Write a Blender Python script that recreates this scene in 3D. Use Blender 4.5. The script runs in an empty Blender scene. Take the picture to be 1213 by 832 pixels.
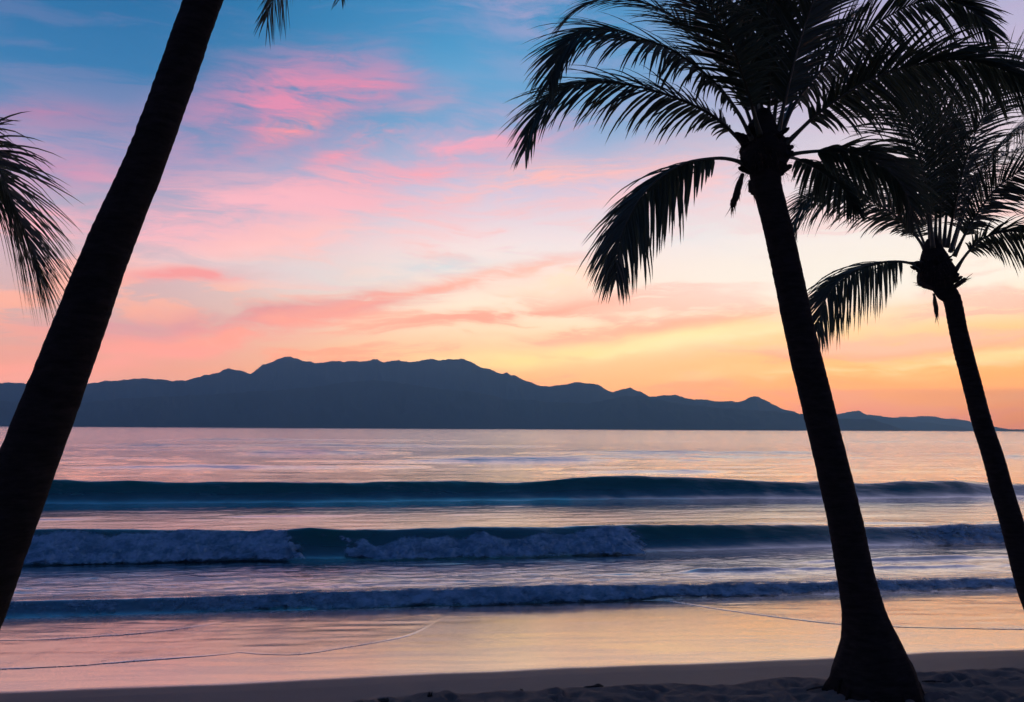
import bpy, bmesh, math, random
import numpy as np
from mathutils import Vector, Matrix

random.seed(7)
R = math.radians
scene = bpy.context.scene
col = scene.collection

# ------------------------------------------------------------------ camera
HZ_TOP, HZ_FAR, HZ_DENS = 480., 10500., 2.2e-4
F = 1011.0            # focal length in photo pixels (1213 wide)
CAM = Vector((0, 0, 2.8))
PITCH, ROLL = R(5.17), R(0.30)
cam_d = bpy.data.cameras.new('camera')
cam_d.lens = 36.0 * F / 1213.0
cam_d.sensor_width = 36
cam_d.clip_start = 0.05
cam_d.clip_end = 60000
cam = bpy.data.objects.new('camera', cam_d)
col.objects.link(cam)
_rot = Matrix.Rotation(math.pi/2 + PITCH, 4, 'X') @ Matrix.Rotation(ROLL, 4, 'Z')
cam.matrix_world = Matrix.Translation(CAM) @ _rot
scene.camera = cam
_R3 = _rot.to_3x3()

def ray(px, py):
    d = _R3 @ Vector(((px-606.5)/F, (416-py)/F, -1))
    return d
def at(px, py, Y):
    d = ray(px, py)
    return CAM + d * (Y/d.y)
def at_z(px, py, z):
    d = ray(px, py)
    return CAM + d * ((z-CAM.z)/d.z)
def azel(px, py):
    d = ray(px, py).normalized()
    return math.degrees(math.atan2(d.x, d.y)), math.degrees(math.asin(d.z))

def lin(c):
    return tuple(((v/255)/12.92 if v/255 <= .04045 else ((v/255+.055)/1.055)**2.4) for v in c) + (1,)

# ------------------------------------------------------------------ tags
def tag(o, label=None, cat=None, group=None, kind=None):
    if label: o['label'] = label
    if cat: o['category'] = cat
    if group: o['group'] = group
    if kind: o['kind'] = kind
    return o

def link_mesh(name, verts, faces, mat=None, parent=None, smooth=True):
    me = bpy.data.meshes.new(name)
    if isinstance(verts, np.ndarray):
        v = np.ascontiguousarray(verts, dtype=np.float32)
        f = np.ascontiguousarray(faces, dtype=np.int32)
        k = f.shape[1]
        me.vertices.add(len(v)); me.vertices.foreach_set('co', v.ravel())
        me.loops.add(f.size); me.loops.foreach_set('vertex_index', f.ravel())
        me.polygons.add(len(f)); me.polygons.foreach_set('loop_start', np.arange(0, f.size, k, dtype=np.int32))
        me.update(calc_edges=True)
    else:
        me.from_pydata(verts, [], faces)
    if smooth:
        me.polygons.foreach_set('use_smooth', np.ones(len(me.polygons), dtype=bool))
    me.update()
    if mat: me.materials.append(mat)
    o = bpy.data.objects.new(name, me)
    col.objects.link(o)
    if parent: o.parent = parent
    return o

def grid_faces(nr, nc, keep=None):
    i = np.arange(nr-1)[:, None]*nc + np.arange(nc-1)[None, :]
    f = np.stack([i, i+1, i+nc+1, i+nc], -1).reshape(-1, 4)
    if keep is not None:
        k = (keep[:-1, :-1] & keep[1:, :-1] & keep[:-1, 1:] & keep[1:, 1:]).ravel()
        f = f[k]
    return f

def set_attr(o, name, arr):
    a = o.data.attributes.new(name, 'FLOAT', 'POINT')
    a.data.foreach_set('value', np.ascontiguousarray(arr, dtype=np.float32).ravel())

# ------------------------------------------------------------------ numpy noise
def _h(ix, iy, seed):
    n = (ix.astype(np.int64)*374761393 + iy.astype(np.int64)*668265263 + seed*974711) & 0xffffffff
    n = ((n ^ (n >> 13)) * 1274126177) & 0xffffffff
    n = (n ^ (n >> 16)) & 0xffffff
    return n/float(0xffffff)
def vn(x, y, seed=0):
    x = np.asarray(x, float); y = np.asarray(y, float)
    x, y = np.broadcast_arrays(x, y)
    ix = np.floor(x); iy = np.floor(y); fx = x-ix; fy = y-iy
    fx = fx*fx*fx*(fx*(fx*6-15)+10); fy = fy*fy*fy*(fy*(fy*6-15)+10)
    a = _h(ix, iy, seed); b = _h(ix+1, iy, seed); c = _h(ix, iy+1, seed); d = _h(ix+1, iy+1, seed)
    return (a*(1-fx)+b*fx)*(1-fy)+(c*(1-fx)+d*fx)*fy
def fbm(x, y, oct=4, seed=0, gain=.5, lac=2.03):
    s = 0; a = 1; t = 0
    for k in range(oct):
        s = s + a*(vn(x, y, seed+k*17)-.5); t += a
        x = x*lac+3.1; y = y*lac+1.7; a *= gain
    return s/t*2          # about -1..1
_tab = fbm(np.arange(256)[:, None]*.25, np.arange(256)[None, :]*.25, 3, 999).tolist()
def fq(x, y, seed=0):
    x = x*4+seed*7.3; y = y*4+seed*3.1
    ix = math.floor(x); iy = math.floor(y); fx = x-ix; fy = y-iy
    a, b = _tab[ix & 255], _tab[(ix+1) & 255]
    j, k = iy & 255, (iy+1) & 255
    return (a[j]*(1-fx)+b[j]*fx)*(1-fy)+(a[k]*(1-fx)+b[k]*fx)*fy
def sstep(a, b, x):
    t = np.clip((x-a)/(b-a), 0, 1)
    return t*t*(3-2*t)

# ------------------------------------------------------------------ materials
def new_mat(name):
    m = bpy.data.materials.new(name); m.use_nodes = True
    nt = m.node_tree
    return m, nt, nt.nodes['Principled BSDF']
def N(nt, typ, **kw):
    n = nt.nodes.new(typ)
    for k, v in kw.items(): setattr(n, k, v)
    return n
def math_n(nt, op, a, b=None, c=None, clamp=False):
    n = nt.nodes.new('ShaderNodeMath'); n.operation = op; n.use_clamp = clamp
    for i, v in enumerate((a, b, c)):
        if v is None: continue
        if isinstance(v, (int, float)): n.inputs[i].default_value = v
        else: nt.links.new(v, n.inputs[i])
    return n.outputs[0]
def ramp_n(nt, fac, pts, interp='LINEAR'):
    n = nt.nodes.new('ShaderNodeValToRGB'); cr = n.color_ramp; cr.interpolation = interp
    while len(cr.elements) < len(pts): cr.elements.new(0.5)
    for e, (p, c) in zip(cr.elements, pts):
        e.position = p
        e.color = c if len(c) == 4 else (*c, 1)
    nt.links.new(fac, n.inputs[0])
    return n.outputs[0]
def maprange(nt, v, a, b, c=0., d=1., smooth=True):
    n = nt.nodes.new('ShaderNodeMapRange')
    if smooth: n.interpolation_type = 'SMOOTHSTEP'
    nt.links.new(v, n.inputs[0])
    for i, x in enumerate((a, b, c, d)): n.inputs[i+1].default_value = x
    return n.outputs[0]
def mix_c(nt, f, a, b):
    n = nt.nodes.new('ShaderNodeMix'); n.data_type = 'RGBA'
    if isinstance(f, (int, float)): n.inputs[0].default_value = f
    else: nt.links.new(f, n.inputs[0])
    for i, v in ((6, a), (7, b)):
        if isinstance(v, tuple): n.inputs[i].default_value = v if len(v) == 4 else (*v, 1)
        else: nt.links.new(v, n.inputs[i])
    return n.outputs[2]
def mix_f(nt, f, a, b):
    n = nt.nodes.new('ShaderNodeMix'); n.data_type = 'FLOAT'
    for i, v in ((0, f), (2, a), (3, b)):
        if isinstance(v, (int, float)): n.inputs[i].default_value = v
        else: nt.links.new(v, n.inputs[i])
    return n.outputs[0]
def noise_n(nt, vec, scale, detail=4, rough=.5, dist=0.):
    n = nt.nodes.new('ShaderNodeTexNoise')
    nt.links.new(vec, n.inputs['Vector'])
    n.inputs['Scale'].default_value = scale; n.inputs['Detail'].default_value = detail
    n.inputs['Roughness'].default_value = rough; n.inputs['Distortion'].default_value = dist
    return n.outputs['Fac']
def scaled(nt, vec, s, loc=(0, 0, 0), rot=(0, 0, 0)):
    n = nt.nodes.new('ShaderNodeMapping'); nt.links.new(vec, n.inputs[0])
    n.inputs['Scale'].default_value = s; n.inputs['Location'].default_value = loc
    n.inputs['Rotation'].default_value = rot
    return n.outputs[0]
def bump_n(nt, h, strength, dist, normal=None):
    n = nt.nodes.new('ShaderNodeBump'); nt.links.new(h, n.inputs['Height'])
    if isinstance(strength, (int, float)): n.inputs['Strength'].default_value = strength
    else: nt.links.new(strength, n.inputs['Strength'])
    n.inputs['Distance'].default_value = dist
    if normal: nt.links.new(normal, n.inputs['Normal'])
    return n.outputs[0]

def leaf_material(name, c1, c2, rough):
    m, nt, p = new_mat(name)
    g = N(nt, 'ShaderNodeNewGeometry').outputs['Random Per Island']
    nt.links.new(mix_c(nt, g, (*c1, 1), (*c2, 1)), p.inputs['Base Color'])
    p.inputs['Roughness'].default_value = rough
    p.inputs['Specular IOR Level'].default_value = .45
    tr = N(nt, 'ShaderNodeBsdfTranslucent'); tr.inputs[0].default_value = (c2[0]*2.2, c2[1]*2.0, c2[2]*2.4, 1)
    mx = N(nt, 'ShaderNodeMixShader'); mx.inputs[0].default_value = .34
    nt.links.new(p.outputs[0], mx.inputs[1]); nt.links.new(tr.outputs[0], mx.inputs[2])
    nt.links.new(mx.outputs[0], nt.nodes['Material Output'].inputs[0])
    return m
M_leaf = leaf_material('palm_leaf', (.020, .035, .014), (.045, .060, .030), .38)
M_dead = leaf_material('dry_palm_fibre', (.04, .025, .014), (.07, .045, .025), .8)

m, nt, p = new_mat('palm_midrib'); M_rib = m
tc = N(nt, 'ShaderNodeTexCoord').outputs['Object']
nt.links.new(mix_c(nt, noise_n(nt, tc, 9), (.04, .045, .02, 1), (.075, .065, .03, 1)), p.inputs['Base Color'])
p.inputs['Roughness'].default_value = .5

m, nt, p = new_mat('palm_bark'); M_bark = m
tc = N(nt, 'ShaderNodeTexCoord').outputs['Object']
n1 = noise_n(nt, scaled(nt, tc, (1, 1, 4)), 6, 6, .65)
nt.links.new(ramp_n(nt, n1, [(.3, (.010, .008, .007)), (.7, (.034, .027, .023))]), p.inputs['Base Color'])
p.inputs['Roughness'].default_value = .95; p.inputs['Specular IOR Level'].default_value = .15
n2 = noise_n(nt, scaled(nt, tc, (1, 1, 3)), 22, 6, .7)
nt.links.new(bump_n(nt, n2, .7, .02), p.inputs['Normal'])

# sand: dry above the swash line, damp then mirror wet towards the sea
m, nt, p = new_mat('beach_sand'); M_sand = m
pos = N(nt, 'ShaderNodeNewGeometry').outputs['Position']
at_wet = N(nt, 'ShaderNodeAttribute', attribute_name='wet').outputs['Fac']
at_rgh = N(nt, 'ShaderNodeAttribute', attribute_name='loose').outputs['Fac']
fine = noise_n(nt, pos, 160, 3, .7)
big = noise_n(nt, pos, 3.2, 5, .6)
dryc = mix_c(nt, big, (.22, .165, .13, 1), (.30, .225, .175, 1))
dryc = mix_c(nt, math_n(nt, 'MULTIPLY', fine, .35), dryc, (.16, .12, .11, 1))
dampc = mix_c(nt, big, (.19, .14, .115, 1), (.235, .175, .14, 1))
c = mix_c(nt, at_rgh, dampc, dryc)
c = mix_c(nt, at_wet, c, (.15, .105, .085, 1))
nt.links.new(c, p.inputs['Base Color'])
streak = noise_n(nt, scaled(nt, pos, (.35, 3.4, 1), rot=(0, 0, R(-9.5))), 1.6, 5, .6)
rw = maprange(nt, streak, .38, .62, .12, .20)
rr = mix_f(nt, at_rgh, .62, 1.)
nt.links.new(mix_f(nt, at_wet, rr, rw), p.inputs['Roughness'])
nt.links.new(mix_f(nt, at_wet, 1.45, 6.0), p.inputs['IOR'])
nt.links.new(mix_f(nt, at_rgh, .5, .15), p.inputs['Specular IOR Level'])
nt.links.new(math_n(nt, 'MULTIPLY', at_wet, 1.), p.inputs['Coat Weight']); p.inputs['Coat IOR'].default_value = 3.2
nt.links.new(rw, p.inputs['Coat Roughness'])
grain = math_n(nt, 'ADD', math_n(nt, 'MULTIPLY', noise_n(nt, pos, 45, 5, .75), 1.), math_n(nt, 'MULTIPLY', fine, .5))
b1 = bump_n(nt, grain, math_n(nt, 'SUBTRACT', .55, math_n(nt, 'MULTIPLY', at_wet, .55)), .012)
rip = noise_n(nt, scaled(nt, pos, (.6, 2.6, 1), rot=(0, 0, R(-9.5))), 2.2, 4, .55)
nt.links.new(bump_n(nt, rip, .10, .02, b1), p.inputs['Normal'])

# thin sheet of swash water
m, nt, p = new_mat('swash_film'); M_swash = m
pos = N(nt, 'ShaderNodeNewGeometry').outputs['Position']
at_f = N(nt, 'ShaderNodeAttribute', attribute_name='foam').outputs['Fac']
spk = noise_n(nt, scaled(nt, pos, (1, 2.2, 1)), 14, 5, .7)
swl = noise_n(nt, scaled(nt, pos, (.5, 1.6, 1), rot=(0, 0, R(-9.5))), 1.3, 6, .62, 1.2)
fm = math_n(nt, 'MULTIPLY', at_f, maprange(nt, spk, .38, .62), clamp=True)
fm2 = math_n(nt, 'MULTIPLY', maprange(nt, swl, .50, .72, 0, .35), maprange(nt, spk, .40, .60, .3, 1.), clamp=True)
ff = math_n(nt, 'MAXIMUM', fm, fm2)
nt.links.new(mix_c(nt, ff, (.16, .115, .10, 1), (.62, .62, .66, 1)), p.inputs['Base Color'])
nt.links.new(mix_f(nt, ff, .13, .7), p.inputs['Roughness'])
p.inputs['IOR'].default_value = 5.
nt.links.new(math_n(nt, 'SUBTRACT', 1., ff), p.inputs['Coat Weight']); p.inputs['Coat IOR'].default_value = 3.
p.inputs['Coat Roughness'].default_value = .15
rip = noise_n(nt, scaled(nt, pos, (.9, 3.2, 1), rot=(0, 0, R(-9.5))), 3.5, 5, .6)
nt.links.new(bump_n(nt, rip, .08, .02), p.inputs['Normal'])

# sea
m, nt, p = new_mat('sea_water'); M_sea = m
pos = N(nt, 'ShaderNodeNewGeometry').outputs['Position']
at_f = N(nt, 'ShaderNodeAttribute', attribute_name='foam').outputs['Fac']
at_g = N(nt, 'ShaderNodeAttribute', attribute_name='green').outputs['Fac']
sep = N(nt, 'ShaderNodeSeparateXYZ'); nt.links.new(pos, sep.inputs[0])
Yd = sep.outputs[1]
body = mix_c(nt, at_g, (.006, .085, .10, 1), (.004, .115, .085, 1))
lace = noise_n(nt, scaled(nt, pos, (.45, 1.5, 1), rot=(0, 0, R(-9.5))), 1.7, 7, .66, 1.6)
lf = noise_n(nt, scaled(nt, pos, (1, 2., 1)), 9, 5, .7)
fm = maprange(nt, math_n(nt, 'ADD', math_n(nt, 'MULTIPLY', lace, .75), math_n(nt, 'MULTIPLY', lf, .25)), .46, .60)
fm = math_n(nt, 'MULTIPLY', fm, at_f, clamp=True)
nt.links.new(mix_c(nt, fm, body, (.55, .58, .62, 1)), p.inputs['Base Color'])
rd = maprange(nt, Yd, 25, 260, .07, .17)
nt.links.new(mix_f(nt, fm, rd, .75), p.inputs['Roughness'])
nt.links.new(mix_f(nt, at_g, 2.9, 1.45), p.inputs['IOR'])
cw_ = math_n(nt, 'MULTIPLY', math_n(nt, 'SUBTRACT', 1., at_g), math_n(nt, 'SUBTRACT', 1., fm), clamp=True)
nt.links.new(cw_, p.inputs['Coat Weight']); p.inputs['Coat IOR'].default_value = 2.4; nt.links.new(rd, p.inputs['Coat Roughness'])
r1 = noise_n(nt, scaled(nt, pos, (.55, 1.5, 1), rot=(0, 0, R(-9.5))), 2.6, 6, .62)
r2 = noise_n(nt, scaled(nt, pos, (.10, .42, 1), rot=(0, 0, R(-6))), 1.0, 5, .6)
near = maprange(nt, Yd, 20, 90, .15, .10)
b1 = bump_n(nt, r1, near, .10)
far = maprange(nt, Yd, 30, 140, .05, .8)
bn_ = bump_n(nt, r2, far, .8, b1)
nt.links.new(bn_, p.inputs['Normal']); nt.links.new(bn_, p.inputs['Coat Normal'])

m, nt, p = new_mat('sky_tinted_foam'); M_foam = m
pos = N(nt, 'ShaderNodeNewGeometry').outputs['Position']
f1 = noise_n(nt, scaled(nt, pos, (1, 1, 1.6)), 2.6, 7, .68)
nt.links.new(mix_c(nt, maprange(nt, f1, .35, .65), (.10, .26, .36, 1), (.30, .52, .66, 1)), p.inputs['Base Color'])  # blue sky light on the white foam is put into its base colour
p.inputs['Roughness'].default_value = .6
nt.links.new(bump_n(nt, noise_n(nt, pos, 22, 5, .7), .5, .03), p.inputs['Normal'])
cov = N(nt, 'ShaderNodeAttribute', attribute_name='cover').outputs['Fac']
rag = noise_n(nt, scaled(nt, pos, (1, 1, 2.2)), 3.4, 7, .7)
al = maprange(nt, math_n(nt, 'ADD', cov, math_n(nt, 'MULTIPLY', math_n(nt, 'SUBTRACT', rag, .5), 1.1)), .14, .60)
tr = N(nt, 'ShaderNodeBsdfTransparent'); mx = N(nt, 'ShaderNodeMixShader')
nt.links.new(al, mx.inputs[0]); nt.links.new(tr.outputs[0], mx.inputs[1]); nt.links.new(p.outputs[0], mx.inputs[2])
nt.links.new(mx.outputs[0], nt.nodes['Material Output'].inputs[0])


def rock_mat(name, a, b, sc):
    m, nt, p = new_mat(name)
    pos = N(nt, 'ShaderNodeNewGeometry').outputs['Position']
    nt.links.new(mix_c(nt, noise_n(nt, pos, sc, 6, .6), (*a, 1), (*b, 1)), p.inputs['Base Color'])
    p.inputs['Roughness'].default_value = .95
    return m
M_mtn = rock_mat('mountain_slope', (.035, .045, .035), (.075, .07, .06), .004)
M_weed = rock_mat('seaweed', (.012, .010, .008), (.03, .022, .015), 30)
M_wood = rock_mat('driftwood', (.03, .022, .018), (.06, .045, .035), 20)

# ------------------------------------------------------------------ beach profile
def s_of(X, Y): return Y - (10.3 + 0.168*X)
def sand_base(s):
    z = -0.075*np.clip(s+.4, 0, 6.6)
    z = z - 0.05*np.clip(s-6.2, 0, 60)
    z = z + 0.10*sstep(-1, -9, s) + .15*sstep(-9, -30, s)
    return z
def sand_z(X, Y, detail=True):
    s = s_of(X, Y) + 0.10*fbm(X*.35, Y*.05, 3, 5)
    z = sand_base(s)
    dry = sstep(.3, -.6, s)
    z = z + dry*.010*fbm(X*.8, Y*.8, 3, 9)
    if detail:
        s2 = s + .16*fbm(X*1.3, Y*1.3, 3, 21)
        loose = sstep(-.86, -1.02, s2)
        lump = fbm(X*4.6, Y*5.6, 4, 31, .6)
        rid = 1-np.abs(fbm(X*3.6, Y*4.6, 3, 77))*2.2
        z = z + loose*(.018 + .040*lump + .018*rid)
        return z, loose, s
    return z
rng = np.random.default_rng(3)
PRINTS = []
for k in range(1300):
    x = rng.uniform(-9, 12); y = rng.uniform(5.5, 11.4)
    if s_of(x, y) < -1.1: PRINTS.append((x, y, rng.uniform(0, 3.14), rng.uniform(.045, .085), rng.uniform(.02, .05)))
def prints(X, Y):
    z = np.zeros_like(X)
    for x, y, a, r, d in PRINTS:
        m = (np.abs(X-x) < .5) & (np.abs(Y-y) < .5)
        if not m.any(): continue
        dx = X[m]-x; dy = Y[m]-y
        u = (dx*math.cos(a)+dy*math.sin(a))/(r*1.7); v = (-dx*math.sin(a)+dy*math.cos(a))/r
        q = u*u+v*v
        z[m] += -d*np.exp(-q*1.3) + d*.55*np.exp(-(np.sqrt(q)-1.55)**2*5)
    return z

xs = np.concatenate([-np.geomspace(400, 12, 60), np.arange(-11.8, 13.8, .035), np.geomspace(14, 400, 60)])
ys = np.concatenate([-np.geomspace(300, 1, 40), np.arange(-.8, 6, .16), np.arange(6, 12.2, .032), np.arange(12.2, 22, .12), np.geomspace(22.2, 120, 30)])
X, Y = np.meshgrid(xs, ys)
Z, loose, s = sand_z(X, Y)
Z += prints(X, Y)
# sand heaped up round the foot of the palm
wet = sstep(-.10, .10, s + .05*fbm(X*.9, Y*.9, 3, 44))
sand = link_mesh('sand', np.stack([X, Y, Z], -1).reshape(-1, 3), grid_faces(len(ys), len(xs)), M_sand)
set_attr(sand, 'wet', wet); set_attr(sand, 'loose', loose)
tag(sand, 'pale beach sand, mirror wet towards the sea and trampled in front', kind='structure')

def ground_at(px, py):
    z = 0.
    for _ in range(12):
        P = at_z(px, py, z)
        z = float(sand_z(np.array([P.x]), np.array([P.y]), False)[0])
    return Vector((P.x, P.y, z))

# ------------------------------------------------------------------ swash sheets
S_SEA = 6.35
def swash(name, edge, label, lift, ta=.7, tb=.3):
    pts = [ground_at(*e) for e in edge]
    ex = np.array([q.x for q in pts]); ey = np.array([q.y for q in pts])
    o = np.argsort(ex); ex = ex[o]; ey = ey[o]
    xs = np.arange(ex[0], ex[-1], .03)
    Ye = np.interp(xs, ex, ey)
    k = np.exp(-np.linspace(-2, 2, 33)**2); k /= k.sum()
    Ye = np.convolve(np.pad(Ye, 16, mode='edge'), k, 'valid') + .06*fbm(xs*1.3, xs*0, 4, 60) + .008*fbm(xs*9, xs*0, 2, 61)
    Yend = S_SEA + 10.3 + .168*xs
    d = np.concatenate([[0, 0, .006, .014, .026, .045, .07, .11, .16], np.linspace(.24, 1, 60)**1.0])
    nd = len(d)
    rows = []
    Yr = np.empty((nd, len(xs)))
    for i, t in enumerate(d):
        Yr[i] = Ye + t if i < 9 else Ye + .16 + (Yend-Ye-.16)*((t-.24)/.76 if t > .24 else .002)
    Xr = np.broadcast_to(xs, Yr.shape).copy()
    dd = Yr - Ye
    tp = sstep(0, ta, Xr-xs[0])*sstep(0, tb, xs[-1]-Xr)*sstep(.1, .5, Yend-Yr)
    Zr = sand_z(Xr, Yr, False) + .002 + tp*(lift + (.0012+.0045*np.clip(.5+fbm(Xr*1.1, Xr*0, 3, 65)*1.1, 0, 1))*(1-np.exp(-dd/.03))) + .004*fbm(Xr*1.2, Yr*4, 3, 62)*sstep(0, .4, dd)
    Zr[0] -= lift + .02
    keep = (Yend-Ye > .2)
    keep = np.broadcast_to(keep, Yr.shape)
    ob = link_mesh(name, np.stack([Xr, Yr, Zr], -1).reshape(-1, 3), grid_faces(nd, len(xs), keep), M_swash)
    foam = tp*(np.exp(-dd/.03)*.32*np.clip(.6+fbm(Xr*1.5, Yr*1.5, 2, 64)*1.2, 0, 1) + .60*np.exp(-dd/.45)*np.clip(.35+fbm(Xr*2.2, Yr*2.6, 3, 63)*1.6, 0, 1))
    foam = np.maximum(foam, sstep(1.1, .1, Yend-Yr)*.8)
    set_attr(ob, 'foam', foam)
    return tag(ob, label, kind='structure')
swash('swash_water', [(-400, 800), (-150, 798), (0, 794), (100, 789), (206, 781), (270, 776), (320, 768), (334, 762)],
      'thin sheet of wave wash sliding over the wet sand at left', .004, .7, 1.3)
swash('swash_water', [(200, 768), (300, 775), (354, 777), (400, 769), (462, 759), (500, 751), (512, 744), (519, 736), (524, 727), (534, 718)],
      'thin tongue of wave wash on the wet sand at centre', .003, 2.2, .25)
swash('swash_water', [(-400, 768), (-100, 762), (60, 759), (165, 752), (240, 743), (290, 733), (321, 724), (330, 720)],
      'upper layer of wave wash nearest the breaker at left', .012, .7, .8)
swash('swash_water', [(700, 701), (770, 708), (850, 722), (930, 733), (1000, 741), (1100, 744), (1213, 746), (1500, 750), (1900, 760)],
      'thin sheet of wave wash on the golden wet sand at right', .004)

# ------------------------------------------------------------------ sea with its waves
def px_of_u(u): return 606.5 + u*F
def wave_profile(d, wf, wb, sharp=1.35):
    # d = distance seaward of the toe; face rises over wf, back falls over wb
    up = sstep(0, wf, d)**sharp
    dn = np.where(d > wf, np.exp(-((d-wf)/wb)**2), 1.)
    return up*dn
def sea_height(X, s):
    Y = s + 10.3 + .168*X
    u = X/np.maximum(Y, 1)
    pxs = px_of_u(u)
    z = np.full(X.shape, -.45)
    # swell A, unbroken green wall
    w = .9*fbm(X*.05, s*0, 2, 70) + .12*fbm(X*.35, s*0, 2, 170) + .09*fbm(X*.7, s*.6, 3, 270)
    hA = .90 + .20*fbm(X*.09, s*0, 2, 71) + .16*fbm(X*.22, s*0, 2, 171) - .14*sstep(700, 1200, pxs) - .35*sstep(1120, 1250, pxs)
    A = wave_profile(s-(27.5+w), 2.2, 3.8, 1.9)
    z = z + hA*A
    green = np.sqrt(A)
    # breaker B
    wB = .42*fbm(X*.09, s*0, 2, 72) + .06*fbm(X*.9, s*0, 2, 73)
    hB = .66 - .16*sstep(500, 1150, pxs) + .16*fbm(X*.17, s*0, 2, 74) + .05*np.exp(-((pxs-372)/22)**2)
    B = wave_profile(s-(11.75+wB), 1.35, 2.2, 2.1)
    z = z + hB*B
    gB = np.maximum(np.exp(-((pxs-392)/50)**2), sstep(700, 780, pxs)*sstep(1120, 960, pxs))
    green = np.maximum(green, np.sqrt(B)*(.6+.4*gB))
    # small roller C
    wC = .26*fbm(X*.13, s*0, 2, 75) + .04*fbm(X*1.4, s*0, 2, 76)
    hC = .19 - .06*sstep(500, 1200, pxs) + .03*fbm(X*.4, s*0, 2, 77)
    C = wave_profile(s-(6.15+wC), .42, .8, 1.8)
    z = z + hC*C
    # low far swells
    for s0, h, wf, wb, seed, a, b in ((74, .27, 1.5, 6, 80, 100, 1000), (84, .20, 1.5, 6, 180, 500, 1300), (115, .26, 2, 8, 181, 0, 700), (62, .20, 1.5, 5, 81, -200, 520), (100, .36, 3, 9, 82, 300, 1300),
                                      (52, .12, 1.2, 4, 83, 650, 1300), (140, .4, 4, 12, 84, -300, 700), (200, .45, 5, 16, 85, 200, 1300), (9.6, .07, .3, .6, 86, 980, 1300), (8.6, .06, .25, .5, 87, 780, 1260), (17.5, .06, .4, .9, 88, 700, 1300), (22, .07, .5, 1.2, 89, -100, 560)):
        ww = s0*.03*fbm(X*2.2/s0, s*0, 3, seed)
        amp = sstep(a-80, a+60, pxs)*sstep(b+80, b-60, pxs)*np.clip(.6+1.3*fbm(X*5/s0, s*0, 3, seed+5), 0, 1.4)
        z = z + h*amp*wave_profile(s-s0-ww, wf, wb)
    # chop
    calm = 1-.5*sstep(5, 7, s)*sstep(60, 20, s)
    ch = fbm(X*.55, s*1.5, 5, 90)*.030 + fbm(X*.10, s*.42, 4, 91)*(.05+.05*sstep(35, 60, s))*sstep(20, 60, s)
    turb = sstep(6.6, 7.2, s)*sstep(12., 10.5, s)
    ch = ch + turb*.022*fbm(X*2.0, s*4.5, 4, 92)
    ch = ch*sstep(4500, 300, s)
    streaks = (A+B)*(.032*fbm(X*.9+s*1.4, s*2.2, 4, 93) + .05*fbm(X*.25, s*.8, 2, 94))
    z = z + ch*calm + streaks
    foam = turb*(.55+.45*sstep(11, 7, s)) * (1-.55*sstep(600, 1150, pxs))
    foam = np.maximum(foam, sstep(.5, 0, np.abs(s-6.6))*.8)
    foam = np.maximum(foam, .10*A*sstep(.2, .6, fbm(X*.5+s*.5, s*1.1, 3, 97)))
    foam = np.maximum(foam, .10*sstep(28, 12, s)*sstep(12.5, 14, s))
    z = z - .06*sstep(6.3, 5.8, s)
    return z, foam, np.clip(green, 0, 1), pxs
us = np.concatenate([np.linspace(-1.6, -.72, 90), np.linspace(-.715, .715, 860), np.linspace(.72, 1.6, 90)])
ss = np.concatenate([np.arange(5.8, 14, .035), np.arange(14, 27, .11), np.arange(27, 34, .07), np.geomspace(34.1, 9000, 420)])
U, S = np.meshgrid(us, ss)
Yg = (S+10.3)/(1-.168*U); Xg = U*Yg
Zg, foam, green, _ = sea_height(Xg, S)
sea = link_mesh('water', np.stack([Xg, Yg, Zg], -1).reshape(-1, 3), grid_faces(len(ss), len(us)), M_sea)
set_attr(sea, 'foam', foam); set_attr(sea, 'green', green)
tag(sea, 'evening sea with a smooth dark swell, a breaker and a low roller', kind='structure')

# white water tumbling down the faces of the breaker and the roller
def foam_roll(label, s0, s1, fn, umin, umax, du, ds, seed):
    us = np.arange(umin, umax, du); ss = np.arange(s0, s1, ds)
    U, S = np.meshgrid(us, ss)
    Yg = (S+10.3)/(1-.168*U); Xg = U*Yg
    z, _, _, pxs = sea_height(Xg, S)
    mask, lift = fn(Xg, S, pxs)
    bil = 1-np.abs(fbm(Xg*3.0, S*5, 4, seed, .6))*2
    bil2 = 1-np.abs(fbm(Xg*9, S*13, 3, seed+3, .6))*2
    z = z + .006 + mask*(lift*(.45+.75*bil) + .045*bil2)
    keep = mask > .01
    # crumple sideways a little
    Yg = Yg - mask*(.03*fbm(Xg*5, S*6, 3, seed+5))
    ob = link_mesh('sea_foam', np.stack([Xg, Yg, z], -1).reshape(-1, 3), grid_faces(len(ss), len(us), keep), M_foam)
    set_attr(ob, 'cover', mask)
    return tag(ob, label, kind='stuff')
def maskB(X, s, px):
    wB = .42*fbm(X*.09, s*0, 2, 72)
    d = s-(12.15+wB)
    e1 = 24*(d-.3) + 16*fbm(X*2.5, s*3., 3, 108)
    a = np.maximum(sstep(366, 334, px+e1), sstep(396, 450, px+e1*2)*sstep(776, 736, px+e1))
    a = np.maximum(a, .50*sstep(1000, 1120, px)*sstep(1260, 1190, px))
    rn = fbm(X*1.2, s*0, 3, 102)
    top = .72 + .22*rn + .15*np.exp(-((px-352)/16)**2) - .26*np.exp(-((px-560)/150)**4) - .12*sstep(300, 60, px)
    top = top + .16*sstep(700, 755, px)
    body = sstep(-.36, .06, d+.22*fbm(X*.9, s*0, 4, 103))*sstep(top+.20, top-.14, d)
    lift = (.15+.07*rn)*np.exp(-((d-.10)/.36)**2) + .03 + .12*np.exp(-((px-356)/12)**2)
    return a*body*(.82+.18*fbm(X*.7, s*2, 2, 109)), lift
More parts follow.
